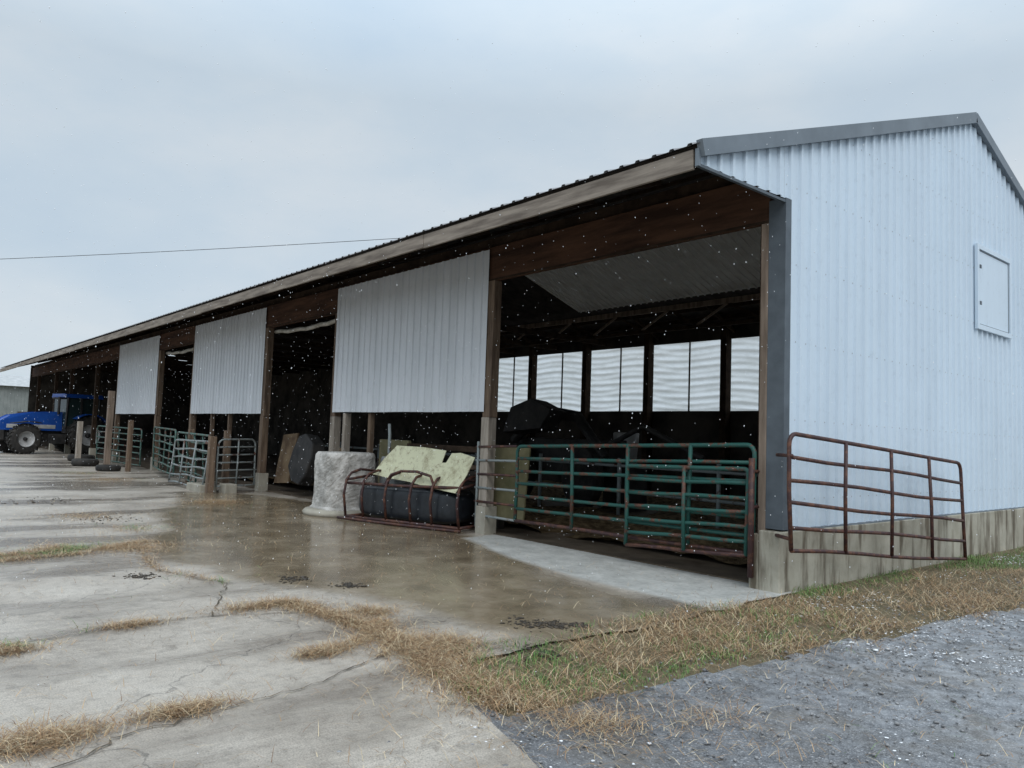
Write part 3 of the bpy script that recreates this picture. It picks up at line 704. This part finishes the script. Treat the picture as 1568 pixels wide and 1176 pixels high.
x_,y_=sample(5500,-14,2,-8,-.3);P.append((x_,y_));x_,y_=sample(2200,1.2,4,-6,2);P.append((x_,y_))
px=np.concatenate([p_[0] for p_ in P]);py=np.concatenate([p_[1] for p_ in P]);k=~((py>-.14)&(px>-.4)&(px<.07));px,py=px[k],py[k];n=len(px)
col=straw_col(n);g=(sm_noise(px*2.5,py*2.5,44)>.65)&(rng.random(n)<.6);col[g]=green_col(g.sum())
blades('dead_grass_straw',px,py,rng.gamma(5,.018,n),rng.uniform(.93,.996,n),np.full(n,.0017),col,.002)

def pebbles(name,px,py,r,ma,flat=.6,z=0):
    n=len(px);ico=np.array([(0,0,1),(.89,0,.45),(.28,.85,.45),(-.72,.53,.45),(-.72,-.53,.45),(.28,-.85,.45),(.72,.53,-.45),(-.28,.85,-.45),(-.89,0,-.45),(-.28,-.85,-.45),(.72,-.53,-.45),(0,0,-1)])
    fc=np.array([(0,1,2),(0,2,3),(0,3,4),(0,4,5),(0,5,1),(1,6,2),(2,7,3),(3,8,4),(4,9,5),(5,10,1),(6,7,2),(7,8,3),(8,9,4),(9,10,5),(10,6,1),(11,7,6),(11,8,7),(11,9,8),(11,10,9),(11,6,10)])
    V=ico[None]*(r[:,None,None])*rng.uniform(.55,1.35,(n,12,1))*np.array([1,1,flat])+np.stack([px,py,np.full(n,z) if np.isscalar(z) else z],-1)[:,None,:]
    F_=(fc[None]+np.arange(n)[:,None,None]*12).reshape(-1,3);return npmesh(name,V.reshape(-1,3),F_,[ma],3)
M_stone=simple('gravel_stone',(.10,.10,.105),(.32,.32,.32),18,rough=.6,bmp=0)
M_snow=simple('snow',(.80,.82,.85),(.88,.9,.92),5,rough=.8,bmp=0)
M_clod=simple('mud_clods',(.02,.015,.01),(.06,.045,.03),8,rough=.6,bmp=0)
px,py=sample(7000,1.0,5,-6,4);pebbles('loose_gravel',px,py,rng.gamma(2,.0024,7000)+.002,M_stone,.6,-.004)
cl=[(-4.1,-5.5,.10),(-3.2,-4.25,.09),(-.4,-3.4,.11),(-.1,-3.05,.05),(-.22,-3.22,.07),(-9.5,-4.6,.3),(-2.6,-3.9,.08),(-13,-5,.4),(.35,-3.9,.1)]
qx=np.concatenate([rng.normal(a,c_,140) for a,b2,c_ in cl]);qy=np.concatenate([rng.normal(b2,c_*.8,140) for a,b2,c_ in cl]);pebbles('mud_clods',qx,qy,rng.gamma(3,.0035,len(qx)),M_clod,.35,.004)
px,py=sample(60000,.3,4.5,-5.3,9);nsn=sm_noise(px*1.6,py*1.6,77)+.6*sm_noise(px*7,py*7,78);k=nsn+rng.normal(0,.35,60000)+(py+3)*.06+(px-1)*.10>1.2;px,py=px[k],py[k];pebbles('snow_patches',px,py,rng.gamma(2,.0022,len(px))+.002,M_snow,.25,.002)
n=6000;px=rng.uniform(-16,3.5,n);py=rng.uniform(-7.6,-.25,n);pz=rng.uniform(.1,6,n)
dist=np.sqrt((px-4.63)**2+(py+7.89)**2+(pz-1.6)**2);k=(dist>3.2);px,py,pz,dist=px[k],py[k],pz[k],dist[k]
pebbles('falling_snow',px,py,rng.uniform(.0010,.0030,len(px))*np.clip(dist/5,.5,1.2),M_snow,1.8,pz)

# ------------------------------------------------------------------ world + sun
w=bpy.data.worlds.new('World');scn.world=w;w.use_nodes=True;nt=w.node_tree;bg=nt.nodes['Background']
sky=nt.nodes.new('ShaderNodeTexSky');sky.sky_type='NISHITA';sky.sun_disc=False;sky.sun_elevation=math.radians(46);sky.sun_rotation=math.radians(119)
tc=nt.nodes.new('ShaderNodeTexCoord');mp=nt.nodes.new('ShaderNodeMapping');mp.inputs['Scale'].default_value=(1,1,2.2);nt.links.new(tc.outputs['Generated'],mp.inputs['Vector'])
cn=noise(nt,mp.outputs[0],1.9,7,.55)
cc=ramp(nt,cn,[(.3,(5.1,6.3,7.5)),(.5,(5.9,6.9,7.8)),(.68,(7.0,7.6,8.1))])
sx_=nt.nodes.new('ShaderNodeSeparateXYZ');nt.links.new(tc.outputs['Generated'],sx_.inputs[0])
gr=ramp(nt,sx_.outputs[2],[(.0,1.0),(.40,.97),(.65,1.7),(1.0,2.6)])
cc=mix(nt,1.0,cc,gr,'MULTIPLY')
fin=mix(nt,.94,sky.outputs[0],cc);nt.links.new(fin,bg.inputs['Color']);bg.inputs['Strength'].default_value=.1
sd=bpy.data.lights.new('sun','SUN');so=bpy.data.objects.new('sun',sd);scn.collection.objects.link(so)
sd.energy=1.3;sd.angle=math.radians(40);sd.color=(1,.98,.95)
dirv=Vector((.80,-.45,.95)).normalized();so.rotation_euler=dirv.to_track_quat('Z','Y').to_euler()
